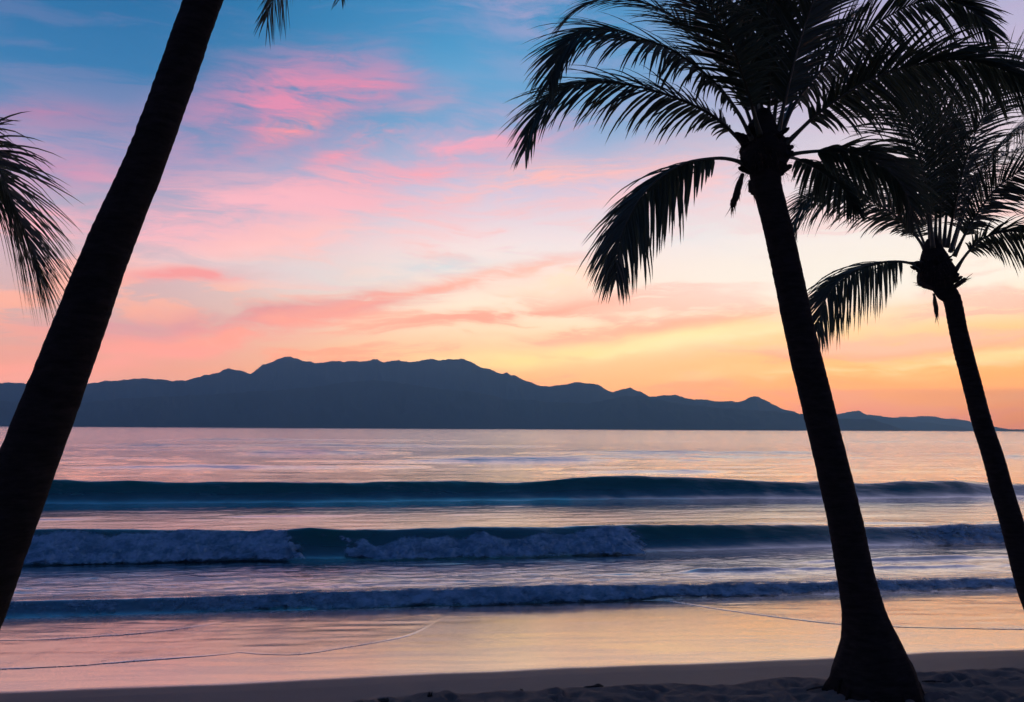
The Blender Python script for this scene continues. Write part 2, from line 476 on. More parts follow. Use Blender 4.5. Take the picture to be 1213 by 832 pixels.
def maskC(X, s, px):
    wC = .26*fbm(X*.13, s*0, 2, 75)
    d = s-(6.25+wC)
    body = sstep(-.22, .02, d+.10*fbm(X*1.3, s*0, 4, 104))*sstep(.60, .22, d+.16*fbm(X*1.1, s*0, 3, 105))
    a = np.clip(.50 + .42*fbm(X*.28, s*.5, 3, 106) - .10*sstep(600, 1100, px), .0, .95)
    return a*body, .02+.04*np.exp(-((d-.05)/.16)**2)
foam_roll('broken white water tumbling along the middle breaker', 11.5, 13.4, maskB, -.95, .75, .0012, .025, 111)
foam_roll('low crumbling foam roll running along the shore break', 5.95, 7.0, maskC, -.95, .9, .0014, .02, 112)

# ------------------------------------------------------------------ mountains
def ridge(name, prof, D, depth, label, seed, rough=1., nf=1900, nd=40):
    """prof: (px, py) skyline in the photo; D metres away; real relief in front and behind the crest"""
    P = []
    for px, py in prof:
        d = ray(px, py); P.append((d.x/d.y, d.z/d.y))
    tx = np.array([a for a, b in P]); tz = np.array([b for a, b in P])
    t = np.linspace(tx[0], tx[-1], nf)
    H = np.interp(t, tx, tz)*D + CAM.z
    H = H + rough*D*(.0015*fbm(t*85, t*0, 6, seed, .66)+.0016*(np.abs(fbm(t*60, t*0, 4, seed+7))*-1+.25))*np.clip(H/60, 0, 1)
    H = np.maximum(H, -1)
    v = np.linspace(-1, 1, nd)
    T, V = np.meshgrid(t, v)
    Hh = np.broadcast_to(H, T.shape)
    crest = D*(1+.03*fbm(T*14, T*0, 3, seed+1))
    Yd = crest + V*depth
    Xd = T*Yd
    fall = (1-np.abs(V))**1.15
    spur = np.abs(fbm(T*34+V*.6, V*1.7, 4, seed+2))
    body = Hh*fall*(1-.62*spur*np.clip(np.abs(V)*4, 0, 1)*(1-.2*np.abs(V)))
    Z = np.where(np.abs(V) > .999, -6., body - 2.5*np.abs(V))
    Yd_s = np.where(V < 0, Yd, Yd)
    # keep crest line on its silhouette (height scales with distance)
    Z = Z*np.where(np.abs(V) < .03, crest/D, 1)
    ob = link_mesh(name, np.stack([Xd, Yd_s, Z], -1).reshape(-1, 3), grid_faces(nd, nf), M_mtn)
    return tag(ob, label, kind='structure')
main = [(-420, 470), (-250, 455), (-120, 462), (0, 452), (15, 450), (35, 454), (70, 453), (105, 453), (130, 449), (160, 447), (181, 446), (205, 449), (228, 445.5), (255, 438.5), (273, 434), (290, 438.5),
        (297, 441), (310, 430), (322, 426.5), (338, 420), (355, 423), (375, 425), (400, 425.5), (425, 423), (470, 423.5), (520, 424), (540, 421.5), (551, 422), (560, 428), (574, 433), (590, 438),
        (600, 440), (618, 445.5), (635, 452), (651, 455.6), (683, 451.6), (709, 454), (726, 463), (736, 459), (746, 457), (759, 463), (769, 468), (787, 467), (802, 467), (815, 471), (842, 473),
        (873, 475), (888, 470), (897, 468), (908, 473), (923, 481), (939, 487), (954, 493), (994, 499), (1030, 505), (1060, 511)]
ridge('mountain_range', main, 4600, 620, 'flat-topped blue mountain range across the bay', 201)
ridge('foothills', [(-420, 490), (-150, 478), (0, 474), (90, 476), (150, 470), (250, 466), (300, 462), (350, 458), (400, 452), (440, 449), (480, 452), (520, 459), (560, 462), (600, 471), (640, 474), (700, 476), (740, 468), (765, 467),
                    (800, 476), (850, 482), (900, 485), (960, 490), (994, 495.5), (1030, 496), (1045, 500), (1067, 508), (1080, 511)], 3700, 330, 'low dark foothills in front of the main range', 231, .8)
ridge('distant_hills', [(930, 500), (960, 494), (986, 491), (999, 488), (1017, 485), (1027, 490), (1055, 493.5), (1075, 497), (1100, 500), (1140, 506), (1160, 511)], 6000, 420, 'paler hills fading behind the right end of the range', 261, .7, 500, 30)
ridge('distant_hills', [(1030, 500), (1060, 493.5), (1075, 493), (1100, 492), (1120, 495), (1146, 498), (1171, 504), (1191, 508), (1200, 511)], 7600, 480, 'palest and farthest hills sinking to the horizon', 291, .6, 400, 30)
ridge('headland', [(1166, 511), (1176, 508.4), (1188, 507.6), (1200, 508.2), (1230, 507.8), (1300, 508.0), (1320, 511)], 6000, 120, 'tiny low headland on the horizon at far right', 292, .4, 120, 12)

# ------------------------------------------------------------------ palms
def catmull(pts, n):
    P = [pts[0]*2-pts[1]] + list(pts) + [pts[-1]*2-pts[-2]]
    out = []
    seg = len(pts)-1
    for i in range(n+1):
        t = i/n*seg; k = min(int(t), seg-1); u = t-k
        a, b, c, d = P[k:k+4]
        out.append(.5*((2*b)+(c-a)*u+(2*a-5*b+4*c-d)*u*u+(3*b-a-3*c+d)*u**3))
    return out
def resample(pts, n):
    L = [0]
    for a, b in zip(pts, pts[1:]): L.append(L[-1]+(b-a).length)
    out = []; j = 0
    for i in range(n+1):
        t = L[-1]*i/n
        while j < len(L)-2 and L[j+1] < t: j += 1
        u = (t-L[j])/max(L[j+1]-L[j], 1e-6)
        out.append(pts[j].lerp(pts[j+1], min(u, 1)))
    return out, L[-1]

def tube(pts, rad, sides, squash=None):
    V = []; Fc = []
    up = Vector((.13, .97, .2)).normalized()
    n = len(pts)
    for i, q in enumerate(pts):
        t = (pts[min(i+1, n-1)]-pts[max(i-1, 0)]).normalized()
        a = t.cross(up).normalized(); b = a.cross(t)
        for k in range(sides):
            th = 2*math.pi*k/sides
            r = rad(i, th) if callable(rad) else rad[i]
            V.append(q + (a*math.cos(th)+b*math.sin(th))*r)
    for i in range(n-1):
        for k in range(sides):
            Fc.append((i*sides+k, i*sides+(k+1) % sides, (i+1)*sides+(k+1) % sides, (i+1)*sides+k))
    Fc.append(tuple(range(sides))[::-1]); Fc.append(tuple((n-1)*sides+k for k in range(sides)))
    return V, Fc

def make_frond(root, ctrl, Lmax, droop, pairs=88, petiole=.13, wid=.046, hint=None, curl=0., tilt=0., spread=1., roll=None, seed=0, mat=None, org=None):
    rnd = random.Random(seed)
    if roll is None: roll = rnd.choice((-1, 1))*rnd.uniform(12, 34)
    cr_, sr_ = math.cos(R(roll)), math.sin(R(roll))
    pairs = int(pairs*1.12)
    pts, length = resample(catmull(ctrl, 60), 64)
    org = root.location
    # rib
    base_r = .026
    V, Fc = tube([q-org for q in pts], [base_r*(1-.92*(i/64)**.7)*(1.5-.5*min(1, i/6)) for i in range(65)], 6)
    V2 = []; F2 = []
    down = Vector((0, 0, -1))
    mean = (ctrl[-1]-ctrl[0]); mean.z = 0
    href = hint if hint else (mean.normalized() if mean.length > .15 else Vector((0, -1, 0)))
    side_h = href.cross(Vector((0, 0, 1))).normalized()
    for k in range(pairs):
        t = petiole + (1-petiole)*((k+.5)/pairs)
        tt = (k+.5)/pairs
        f = t*64; i = min(int(f), 63)
        q = pts[i].lerp(pts[i+1], f-i)
        T = (pts[min(i+2, 64)]-pts[max(i-1, 0)]).normalized()
        B = (side_h - T*side_h.dot(T)).normalized()
        Nn = B.cross(T).normalized()
        if Nn.dot(Vector((0, 0, 1))) < 0: Nn = -Nn
        B, Nn = B*cr_+Nn*sr_, Nn*cr_-B*sr_
        prof = (.28+.72*min(1, tt/.22)) * (1 if tt < .55 else 1-.68*((tt-.55)/.45)**1.4)
        for sgn in (-1, 1):
            if rnd.random() < .03: continue
            L = Lmax*1.12*prof*rnd.uniform(.78, 1.12)
            ang = R(58-38*tt**1.2 + rnd.uniform(-6, 6))*spread
            d = (T*math.cos(ang) + B*sgn*math.sin(ang) + Nn*(.14+tilt+rnd.uniform(-.14, .12))).normalized()
            d = (d + down*droop*.24*math.sqrt(max(0., 1-T.z*T.z))*rnd.uniform(.7, 1.25)).normalized()
            p0 = q + T*rnd.uniform(-.008, .008)
            w = wid*rnd.uniform(.75, 1.15)*(1-.35*tt)
            ns = 6
            st = len(V2)
            g = droop*.50*rnd.uniform(.5, 1.5)
            wind = Vector((rnd.uniform(-.05, .05), rnd.uniform(-.05, .05), 0)) + Vector((curl, 0, 0))
            cur = p0.copy(); dd = d.copy()
            for j in range(ns+1):
                u = j/ns
                prof_w = w*(.45+.55*min(1, u/.15))*(1-u)**.6 if j < ns else 0
                wv = dd.cross(Nn)
                if wv.length < 1e-3: wv = dd.cross(B)
                wv.normalize()
                nv = wv.cross(dd).normalized()
                c = cur-org
                if j < ns:
                    V2 += [c+wv*prof_w*.5-nv*prof_w*.22, c, c-wv*prof_w*.5-nv*prof_w*.22]
                else:
                    V2 += [c]
                cur = cur + dd*(L/ns)
                dd = (dd + (down*g + wind)*(1/ns)*(.5+1.0*u)).normalized()
            for j in range(ns-1):
                a = st+3*j
                F2 += [(a, a+1, a+4, a+3), (a+1, a+2, a+5, a+4)]
            a = st+3*(ns-1)
            F2 += [(a, a+1, a+3), (a+1, a+2, a+3)]
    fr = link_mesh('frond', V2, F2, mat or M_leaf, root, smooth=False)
    rb = link_mesh('midrib', V, Fc, M_rib, fr)
    return fr

def make_trunk(root, line, Y0, lean_y, scars=95, sides=40, seed=0, flare=0):
    """line: (px, py, width px) down the trunk; Y0 depth at foot, lean_y depth change to the top"""
    n = len(line)
    ctr = []; rad = []
    for i, (px, py, w) in enumerate(line):
        k = i/(n-1)
        Yq = Y0 + lean_y*(1-k)
        c = at(px, py, Yq); c2 = at(px+w, py, Yq)
        ctr.append(c); rad.append((c2-c).length/2)
    ctr = ctr[::-1]; rad = rad[::-1]
    M = 260
    seg = len(ctr)-1
    P = catmull(ctr, M)
    rr = catmull([Vector((r, 0, 0)) for r in rad], M)
    L = [0]
    for a, b in zip(P, P[1:]): L.append(L[-1]+(b-a).length)
    rnd = random.Random(seed)
    lean = (P[-1]-P[0]).normalized(); cs = lean.z
    org = root.location
    def rf(i, th):
        l = L[i]
        r = rr[i].x*(cs*.985)
        ph = l/.085 + .35*math.sin(th+l*2) + .2*math.sin(3*th)
        saw = (ph % 1)
        amp = (.0065 if l > .7 else .003)*(.12+.9*max(0, .45+fq(l*2.1, th*.8, seed+4)))
        r += amp*(1.2*saw**2-.5)
        nz = fq(th*1.6+seed, l*9., seed)
        r *= 1+.028*nz
        if flare and l < flare:
            k = (1-l/flare)
            r *= 1+.10*k*k*math.sin(5*th+1)+.05*k*math.sin(11*th+l*8)
        return r
    pts = [q-org for q in P]
    V, Fc = tube(pts, rf, sides)
    # small scabs and nubs on the bark
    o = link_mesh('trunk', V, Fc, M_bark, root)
    return P[-1], (P[-1]-P[-8]).normalized()

def blob(pts_r, sides=14, seed=0, rough=.18):
    """lumpy spindle through (point, radius)"""
    P = catmull([a for a, b in pts_r], 16)
    rr = catmull([Vector((b, 0, 0)) for a, b in pts_r], 16)
    def rf(i, th):
        return max(.002, rr[i].x)*(1+rough*fq(th*2.+seed*3.7, i*.5, seed))
    return tube(P, rf, sides)

def leaf_sheath(root, top, axis, w, h, seed):
    """fibrous swollen heart of the crown with cut leaf bases"""
    org = root.location; rnd = random.Random(seed)
    V = []; Fc = []
    def add(v, f):
        o = len(V); V.extend(v); Fc.extend([tuple(o+i for i in q) for q in f])
    b = top-org
    up_ = (axis*.35+Vector((0, 0, 1))).normalized()
    v, f = blob([(b-axis*h*.32, w*.30), (b-axis*h*.18, w*.44), (b, w*.52), (b+up_*h*.2, w*.48), (b+up_*h*.42, w*.36), (b+up_*h*.7, w*.24), (b+up_*h*.9, w*.12)], 22, seed, .16)
    add(v, f)
    for k in range(70):
        a = rnd.uniform(0, 6.283); hh = rnd.uniform(-.28, .42)*h
        rad_dir = Vector((math.cos(a), math.sin(a), 0))
        s0 = b+axis*hh+rad_dir*w*.36
        up = rnd.uniform(.1, .9)
        d = (rad_dir+axis*up).normalized()
        l = rnd.uniform(.05, .12)*w/.5
        r = rnd.uniform(.018, .034)*w/.5
        v, f = blob([(s0-d*l*.3, r), (s0+d*l*.4, r*1.05), (s0+d*l*.9, r*.75), (s0+d*l*1.1, r*.25)], 7, k, .3)
        add(v, f)
    o = link_mesh('leaf_sheath', V, Fc, M_bark, root)
    # fibres hanging ragged round the heart
    V2 = []; F2 = []
    for k in range(240):
        a = rnd.uniform(0, 6.283); hh = rnd.uniform(-.3, .35)*h
        rd = Vector((math.cos(a), math.sin(a), 0))
        c = b+axis*hh+rd*w*rnd.uniform(.36, .50)
        d = (rd*rnd.uniform(.2, 1)+Vector((0, 0, rnd.uniform(-1, .3)))).normalized()
        L = rnd.uniform(.05, .17)
        sd = d.cross(Vector((0, 0, 1))).normalized()*rnd.uniform(.002, .006)
        i = len(V2)
        mid = c+d*L*.5; e = c+d*L+Vector((0, 0, -L*.35))
        V2 += [c-sd, c+sd, mid+sd*.7, mid-sd*.7, e]
        F2 += [(i, i+1, i+2, i+3), (i+3, i+2, i+4)]
    link_mesh('fibre', V2, F2, M_dead, root, smooth=False)

def spathe(root, a, b, r, seed, frayed=40):
    """old flower stalk hanging under the crown"""
    org = root.location; rnd = random.Random(seed)
    V, Fc = blob([(a-org, r*.5), (a.lerp(b, .25)-org, r*.8), (a.lerp(b, .65)-org, r*1.05), (a.lerp(b, .92)-org, r*.8), (b-org, r*.2)], 9, seed, .7)
    o = link_mesh('flower_stalk', V, Fc, M_dead, root)
    V2 = []; F2 = []
    for k in range(frayed):
        t = rnd.uniform(.2, 1); c = a.lerp(b, t)-org
        d = ((b-a).normalized()+Vector((rnd.uniform(-.45, .45), rnd.uniform(-.45, .45), -.2))).normalized()
        L = rnd.uniform(.06, .2)
        sd = d.cross(Vector((0, 1, 0))).normalized()*.007
        i = len(V2); V2 += [c-sd, c+sd, c+d*L]; F2 += [(i, i+1, i+2)]
    link_mesh('strand', V2, F2, M_dead, o, smooth=False)

def root_mass(root, foot, r0, seed, n=90):
    org = root.location; rnd = random.Random(seed)
    V = []; Fc = []
    for k in range(n):
        a = rnd.uniform(0, 6.283); d = Vector((math.cos(a), math.sin(a), 0))
        p0 = foot + d*r0*rnd.uniform(.72, .92) + Vector((0, 0, rnd.uniform(.05, .20)))
        L = rnd.uniform(.07, .18)
        p1 = p0 + d*L*.45 + Vector((0, 0, -L*.35)); p2 = p0 + d*L*rnd.uniform(.6, 1.) + Vector((0, 0, -L*1.1-.06))
        r = rnd.uniform(.010, .022)
        v, f = blob([(p0-d*.06-org, r), (p0-org, r*1.1), (p1-org, r), (p2-org, r*.5)], 6, seed+k, .35)
        o = len(V); V.extend(v); Fc.extend([tuple(o+i for i in q) for q in f])
    link_mesh('root', V, Fc, M_bark, root)

def palm(label, base, line, Y0, lean_y, heart_w, heart_h, fronds, seed, flare=0):
    root = bpy.data.objects.new('palm_tree', None); col.objects.link(root)
    root.location = base
    root.empty_display_size = .3
    tag(root, label, 'palm tree', 'palm trees on the beach')
    top, axis = make_trunk(root, line, Y0, lean_y, seed=seed, flare=flare)
    if heart_w: leaf_sheath(root, top+axis*heart_h*.15, axis, heart_w, heart_h, seed+1)
    Yt = Y0+lean_y
    for j, fd in enumerate(fronds):
        pts, kw = fd
        n = len(pts)
        c = [at(q[0], q[1], Yt+q[2]) for q in pts]
        make_frond(root, c, seed=seed*100+j, **kw)
    bpy.context.view_layer.update()
    return root

def D(L=.8, droop=1.2, **k):
    k['Lmax'] = L; k['droop'] = droop
    return k
HC = Vector((0, -1, 0))
# --- the tall palm right of centre
b1 = ground_at(1036, 822)
Y1 = b1.y
P1 = [
 # arching out to the left
 ([(892, 200, 0), (870, 190, -.05), (844, 188, -.12), (805, 196, -.22), (767, 224, -.3), (745, 258, -.35), (733, 290, -.38), (729, 330, -.38)], D(.80, 2.6, pairs=90, petiole=.2, curl=-.12, tilt=-.15, roll=44, spread=1.05)),
 ([(895, 190, .1), (870, 160, .1), (842, 136, .1), (800, 116, .1), (752, 102, .1), (704, 96, .1), (664, 106, .1), (636, 132, .1), (622, 178, .1)], D(.82, 1.7, pairs=100, roll=48)),
 ([(896, 176, -.1), (872, 130, -.3), (840, 92, -.5), (800, 62, -.7), (762, 46, -.9), (718, 34, -1.0), (685, 40, -1.05), (662, 66, -1.1), (650, 100, -1.1)], D(.78, 1.5, pairs=95, roll=45)),
 ([(898, 172, .2), (880, 120, .4), (852, 68, .6), (815, 32, .75), (776, 8, .9), (730, -4, 1.0), (690, 6, 1.1), (664, 30, 1.1)], D(.75, 1.1, pairs=90)),
 ([(900, 170, -.1), (888, 110, -.2), (862, 48, -.35), (830, 2, -.5), (790, -36, -.6), (745, -62, -.7), (700, -70, -.75)], D(.85, 1.1, pairs=90)),
 ([(901, 170, .2), (893, 110, .5), (876, 40, .8), (850, -20, 1.05), (815, -70, 1.3), (775, -100, 1.5)], D(.8, .8, pairs=90)),
 # upright heart fronds
 ([(905, 170, 0), (901, 110, .1), (897, 40, .2), (890, -40, .4), (880, -120, .7), (866, -180, 1.2)], D(.78, .7, hint=HC, pairs=100)),
 ([(910, 170, 0), (911, 110, -.1), (910, 40, -.35), (908, -40, -.7), (904, -100, -1.2), (898, -120, -1.7)], D(.8, .8, hint=HC, pairs=100)),
 ([(914, 165, .1), (922, 105, .3), (934, 40, .5), (950, -30, .7), (972, -100, .9), (1000, -150, 1.2)], D(.75, .8, pairs=90)),
 ([(900, 160, -.2), (880, 90, -.7), (855, 30, -1.2), (828, -10, -1.8), (806, -20, -2.3)], D(.7, 1.1, pairs=80)),
 ([(921, 160, -.1), (934, 100, -.25), (950, 40, -.4), (972, -20, -.6), (1002, -74, -.8), (1042, -110, -1.)], D(.78, .9, pairs=90)),
 # out to the right
 ([(924, 160, .05), (940, 126, .1), (965, 92, .15), (1002, 56, .2), (1045, 24, .25), (1085, 4, .3), (1122, 0, .3), (1152, 14, .3), (1176, 40, .3)], D(.78, 1.5, pairs=100, curl=.1, roll=42)),
 ([(926, 176, -.1), (944, 158, -.2), (972, 132, -.35), (1010, 106, -.5), (1050, 86, -.6), (1100, 74, -.7), (1150, 72, -.8), (1200, 88, -.85), (1240, 120, -.9)], D(.72, 1.8, pairs=95, roll=45)),
 ([(927, 186, 0), (950, 181, -.1), (985, 179, -.2), (1020, 184, -.3), (1050, 200, -.4), (1072, 226, -.45), (1082, 258, -.5)], D(.58, 1.9, pairs=80, petiole=.2, roll=40)),
 ([(925, 184, .3), (948, 190, .6), (975, 205, .9), (1000, 225, 1.2), (1016, 250, 1.4)], D(.5, 1.8, pairs=60, petiole=.2)),
 ([(922, 166, .3), (938, 120, .8), (962, 70, 1.3), (990, 32, 1.8), (1020, 10, 2.3)], D(.7, 1., pairs=80)),
]
t1 = palm('tall dark palm with flared foot right of centre', b1,
     [(906, 196, 40), (907.5, 215, 36), (913, 238, 34), (928, 300, 34.5), (949, 400, 36.5), (966, 470, 37.5), (980.5, 530, 38.5), (1002, 621, 41), (1009, 660, 42.5), (1016, 693, 45), (1024, 730, 53), (1031, 766, 73), (1035, 796, 96), (1036, 822, 112), (1036, 836, 124)],
     Y1, -.15, .52, .60, P1, 11, flare=1.0)
root_mass(t1, b1, .43, 71, 80)
spathe(t1, at(880, 206, Y1-.25), at(867, 246, Y1-.3), .036, 5, 46)
spathe(t1, at(888, 214, Y1-.28), at(893, 231, Y1-.3), .035, 6, 8)

# --- the palm at the right edge
Y2 = 12.2
b2 = at(1252, 772, Y2); b2.z = float(sand_z(np.array([b2.x]), np.array([b2.y]), False)[0])
P2 = [
 ([(1098, 324, 0), (1084, 314, -.1), (1064, 310, -.2), (1038, 312, -.3), (1012, 321, -.4), (990, 337, -.45), (975, 362, -.5), (968, 392, -.5)], D(.84, 2.4, wid=.037, pairs=84, petiole=.2, curl=-.1, tilt=-.15, roll=44, spread=1.05)),
 ([(1100, 306, 0), (1088, 284, .1), (1068, 262, .2), (1040, 242, .3), (1008, 226, .4), (975, 226, .5), (950, 244, .6), (937, 274, .65)], D(.78, 1.9, wid=.037, pairs=90, petiole=.16, roll=50)),
 ([(1103, 296, .2), (1096, 240, .5), (1082, 190, .8), (1058, 142, 1.1), (1028, 112, 1.4), (992, 106, 1.7)], D(.80, 1.3, wid=.037, pairs=95)),
 ([(1105, 294, -.2), (1098, 226, -.4), (1080, 160, -.7), (1050, 110, -1.0), (1015, 84, -1.3), (980, 84, -1.6)], D(.80, 1.4, wid=.037, pairs=95)),
 ([(1108, 292, 0), (1108, 220, .2), (1100, 150, .4), (1084, 96, .7), (1060, 66, 1.0), (1030, 58, 1.4)], D(.84, 1.1, wid=.037, hint=HC, pairs=100)),
 ([(1113, 292, 0), (1114, 220, -.2), (1112, 150, -.5), (1108, 96, -.9), (1100, 66, -1.4)], D(.84, .9, wid=.037, hint=HC, pairs=100)),
 ([(1118, 292, .2), (1124, 220, .5), (1132, 150, .9), (1142, 100, 1.3), (1158, 72, 1.7)], D(.84, 1.0, wid=.037, hint=HC, pairs=95)),
 ([(1122, 294, 0), (1134, 230, -.2), (1152, 166, -.4), (1180, 112, -.6), (1216, 80, -.8), (1256, 72, -1.0)], D(.84, 1.3, wid=.037, pairs=100)),
 ([(1126, 298, .2), (1142, 246, .5), (1166, 196, .8), (1200, 156, 1.1), (1244, 136, 1.4), (1290, 146, 1.6)], D(.80, 1.5, wid=.037, pairs=95)),
 ([(1130, 304, -.1), (1152, 262, -.3), (1182, 222, -.5), (1222, 196, -.7), (1266, 194, -.9), (1304, 220, -1.1)], D(.80, 1.5, wid=.037, pairs=95)),
 ([(1131, 322, 0), (1146, 300, -.1), (1166, 282, -.2), (1196, 274, -.3), (1230, 280, -.4), (1262, 302, -.5), (1282, 336, -.5)], D(.62, 2.1, wid=.037, pairs=85, petiole=.16, roll=45)),
 ([(1128, 296, .5), (1150, 236, 1.2), (1182, 190, 1.9), (1214, 174, 2.6)], D(.76, 1.4, wid=.037, pairs=80)),
 ([(1100, 300, .5), (1074, 244, 1.2), (1046, 206, 1.9), (1020, 196, 2.5)], D(.78, 1.5, wid=.037, pairs=80)),
]
t2 = palm('slimmer dark palm leaning in at the right edge', b2,
     [(1113, 332, 27), (1120, 345, 24), (1128, 356, 21), (1137, 400, 21.5), (1150, 450, 22), (1163, 500, 23), (1176, 540, 24.5), (1186, 577, 25.5), (1199, 621, 27), (1219, 693, 30), (1238, 740, 36), (1252, 772, 60), (1255, 790, 74)],
     Y2, -.2, .50, .58, P2, 23, flare=.5)
root_mass(t2, b2, .25, 72, 40)
spathe(t2, at(1106, 348, Y2-.36), at(1110, 376, Y2-.45), .028, 7, 30)
spathe(t2, at(1104, 342, Y2-.35), at(1088, 336, Y2-.42), .035, 8, 20)
spathe(t2, at(1128, 342, Y2-.35), at(1145, 330, Y2-.42), .035, 9, 20)

# --- the thick leaning trunk at left, its crown above the picture
Y3 = 6.2
b3 = at(-150, 962, Y3); b3.z = float(sand_z(np.array([b3.x]), np.array([b3.y]), False)[0])
P3 = [
 ([(340, -300, 0), (372, -322, -.1), (400, -290, -.2), (402, -220, -.25), (382, -140, -.3), (344, -54, -.3), (316, 20, -.3)], D(.62, 1.2, pairs=80, petiole=.2, wid=.022, roll=60)),
 ([(344, -304, .1), (390, -340, .3), (440, -310, .5), (452, -240, .6), (438, -150, .7), (418, -64, .7), (404, -2, .7)], D(.45, 1.4, pairs=80, petiole=.2, wid=.022)),
 ([(344, -310, 0), (400, -390, .3), (480, -420, .6), (560, -400, .9), (620, -330, 1.1)], D(.6, 1.2)),
 ([(338, -312, 0), (340, -420, .3), (330, -520, .7), (300, -600, 1.2)], D(.7, .8, hint=HC)),
 ([(338, -312, 0), (352, -420, -.3), (380, -520, -.8), (420, -590, -1.3)], D(.7, .8, hint=HC)),
 ([(332, -310, 0), (270, -390, .2), (190, -430, .4), (100, -430, .7), (40, -380, .9)], D(.6, 1.1)),
 ([(330, -306, -.1), (270, -350, -.4), (190, -370, -.7), (110, -350, -1.0)], D(.55, 1.1)),
 ([(338, -306, .2), (310, -390, 1.0), (280, -430, 1.9), (250, -420, 2.6)], D(.6, 1.2)),
 ([(342, -306, .2), (390, -400, 1.0), (440, -440, 1.9), (490, -430, 2.6)], D(.6, 1.2)),
]
t3 = palm('thick leaning palm trunk crossing the picture at left', b3,
     [(336, -296, 46), (324, -240, 41), (300, -150, 42), (272, -75, 43), (241, 0, 44), (207, 96, 45.5), (172, 192, 47.5), (131, 288, 54), (89, 400, 61), (36, 540, 69), (-3, 640, 75), (-40, 735, 82), (-90, 850, 92), (-135, 935, 125), (-150, 985, 160)],
     Y3, .1, .42, .45, P3, 37, flare=.6)

# --- the palm standing off the left side whose frond hangs into view
Y4 = 7.6
b4 = at(-150, 880, Y4); b4.z = float(sand_z(np.array([b4.x]), np.array([b4.y]), False)[0])
P4 = [
 ([(-118, 172, 0), (-92, 152, -.05), (-60, 152, -.1), (-26, 170, -.15), (0, 204, -.2), (20, 250, -.22), (36, 288, -.24), (46, 322, -.24)], D(1.08, 1.5, pairs=104, petiole=.2, curl=.14, wid=.032, tilt=0., spread=1.05, roll=52)),
 ([(-120, 168, .1), (-96, 140, .3), (-66, 136, .5), (-40, 158, .7), (-22, 204, .8), (-14, 260, .9)], D(.45, 1.2, pairs=80, petiole=.2)),
 ([(-128, 170, 0), (-170, 150, .1), (-220, 160, .2), (-260, 200, .3), (-280, 260, .3)], D(.6, 1.6)),
 ([(-126, 165, 0), (-160, 100, .2), (-210, 60, .4), (-270, 60, .6)], D(.65, 1.2)),
 ([(-124, 162, 0), (-140, 80, -.2), (-170, 0, -.5), (-220, -60, -.8)], D(.65, 1.0)),
 ([(-124, 162, .2), (-150, 90, .8), (-190, 40, 1.4), (-230, 30, 2.)], D(.6, 1.0)),
 ([(-124, 166, -.2), (-170, 120, -.8), (-220, 100, -1.4), (-270, 130, -2.)], D(.6, 1.2)),
]
t4 = palm('palm frond of a hidden trunk hanging in from the left edge', b4,
     [(-122, 184, 36), (-122, 230, 34), (-122, 320, 34), (-124, 450, 36), (-128, 600, 38), (-134, 720, 41), (-142, 820, 50), (-150, 880, 84), (-152, 900, 95)],
     Y4, 0, .42, .42, P4, 53, flare=.5)

# ------------------------------------------------------------------ small things washed up on the sand
def weed(px, py, w, h, label, seed, spikes=0):
    g = ground_at(px, py); rnd = random.Random(seed)
    V = []; Fc = []
    k = 22
    nr = 9
    for i in range(nr):
        t = i/(nr-1)
        for j in range(k):
            a = 2*math.pi*j/k
            r = w/2*math.cos(t*math.pi/2)**.7*(1+.3*float(fbm(np.array([a*1.5+seed]), np.array([t*3.]), 2, seed)[0]))
            V.append((r*math.cos(a), r*.6*math.sin(a), h*math.sin(t*math.pi/2)*(1+.35*float(fbm(np.array([a*2]), np.array([t*2.]), 2, seed+1)[0])) - .006))
    for i in range(nr-1):
        for j in range(k):
            Fc.append((i*k+j, i*k+(j+1) % k, (i+1)*k+(j+1) % k, (i+1)*k+j))
    for q in range(spikes):
        a = rnd.uniform(0, 6.28); r0 = rnd.uniform(0, w*.25)
        c = Vector((r0*math.cos(a), r0*.6*math.sin(a), h*.5)); d = Vector((rnd.uniform(-.6, .6), rnd.uniform(-.4, .4), 1)).normalized()*h*rnd.uniform(.7, 1.5)
        i = len(V); s = .007
        V += [tuple(c+Vector((-s, 0, 0))), tuple(c+Vector((s, 0, 0))), tuple(c+Vector((0, s, 0))), tuple(c+d)]
        Fc += [(i, i+1, i+3), (i+1, i+2, i+3), (i+2, i, i+3)]
    o = link_mesh('seaweed_clump', V, Fc, M_weed)
    o.location = g
    return tag(o, label, 'seaweed', 'seaweed scraps on the sand')
weed(455, 831, .20, .028, 'low flat seaweed scrap at the bottom edge, leftmost one', 1, 6)
weed(509, 829, .085, .05, 'small spiky seaweed tuft sticking up at the bottom edge', 2, 12)
weed(617, 819.5, .085, .022, 'rounded seaweed scrap on smooth sand right of the spiky tuft', 3, 3)
weed(670, 817, .04, .012, 'tiny seaweed scrap just left of the driftwood stick', 4, 0)
g = ground_at(703, 815)
V, Fc = blob([(Vector((-.15, -.03, .004)), .006), (Vector((-.07, -.012, .012)), .010), (Vector((0, 0, .014)), .014), (Vector((.06, .012, .020)), .020), (Vector((.11, .022, .012)), .007)], 8, 4, .5)
o = link_mesh('driftwood_stick', V, Fc, M_wood); o.location = g
tag(o, 'short dark driftwood stick on the smooth sand', 'driftwood')
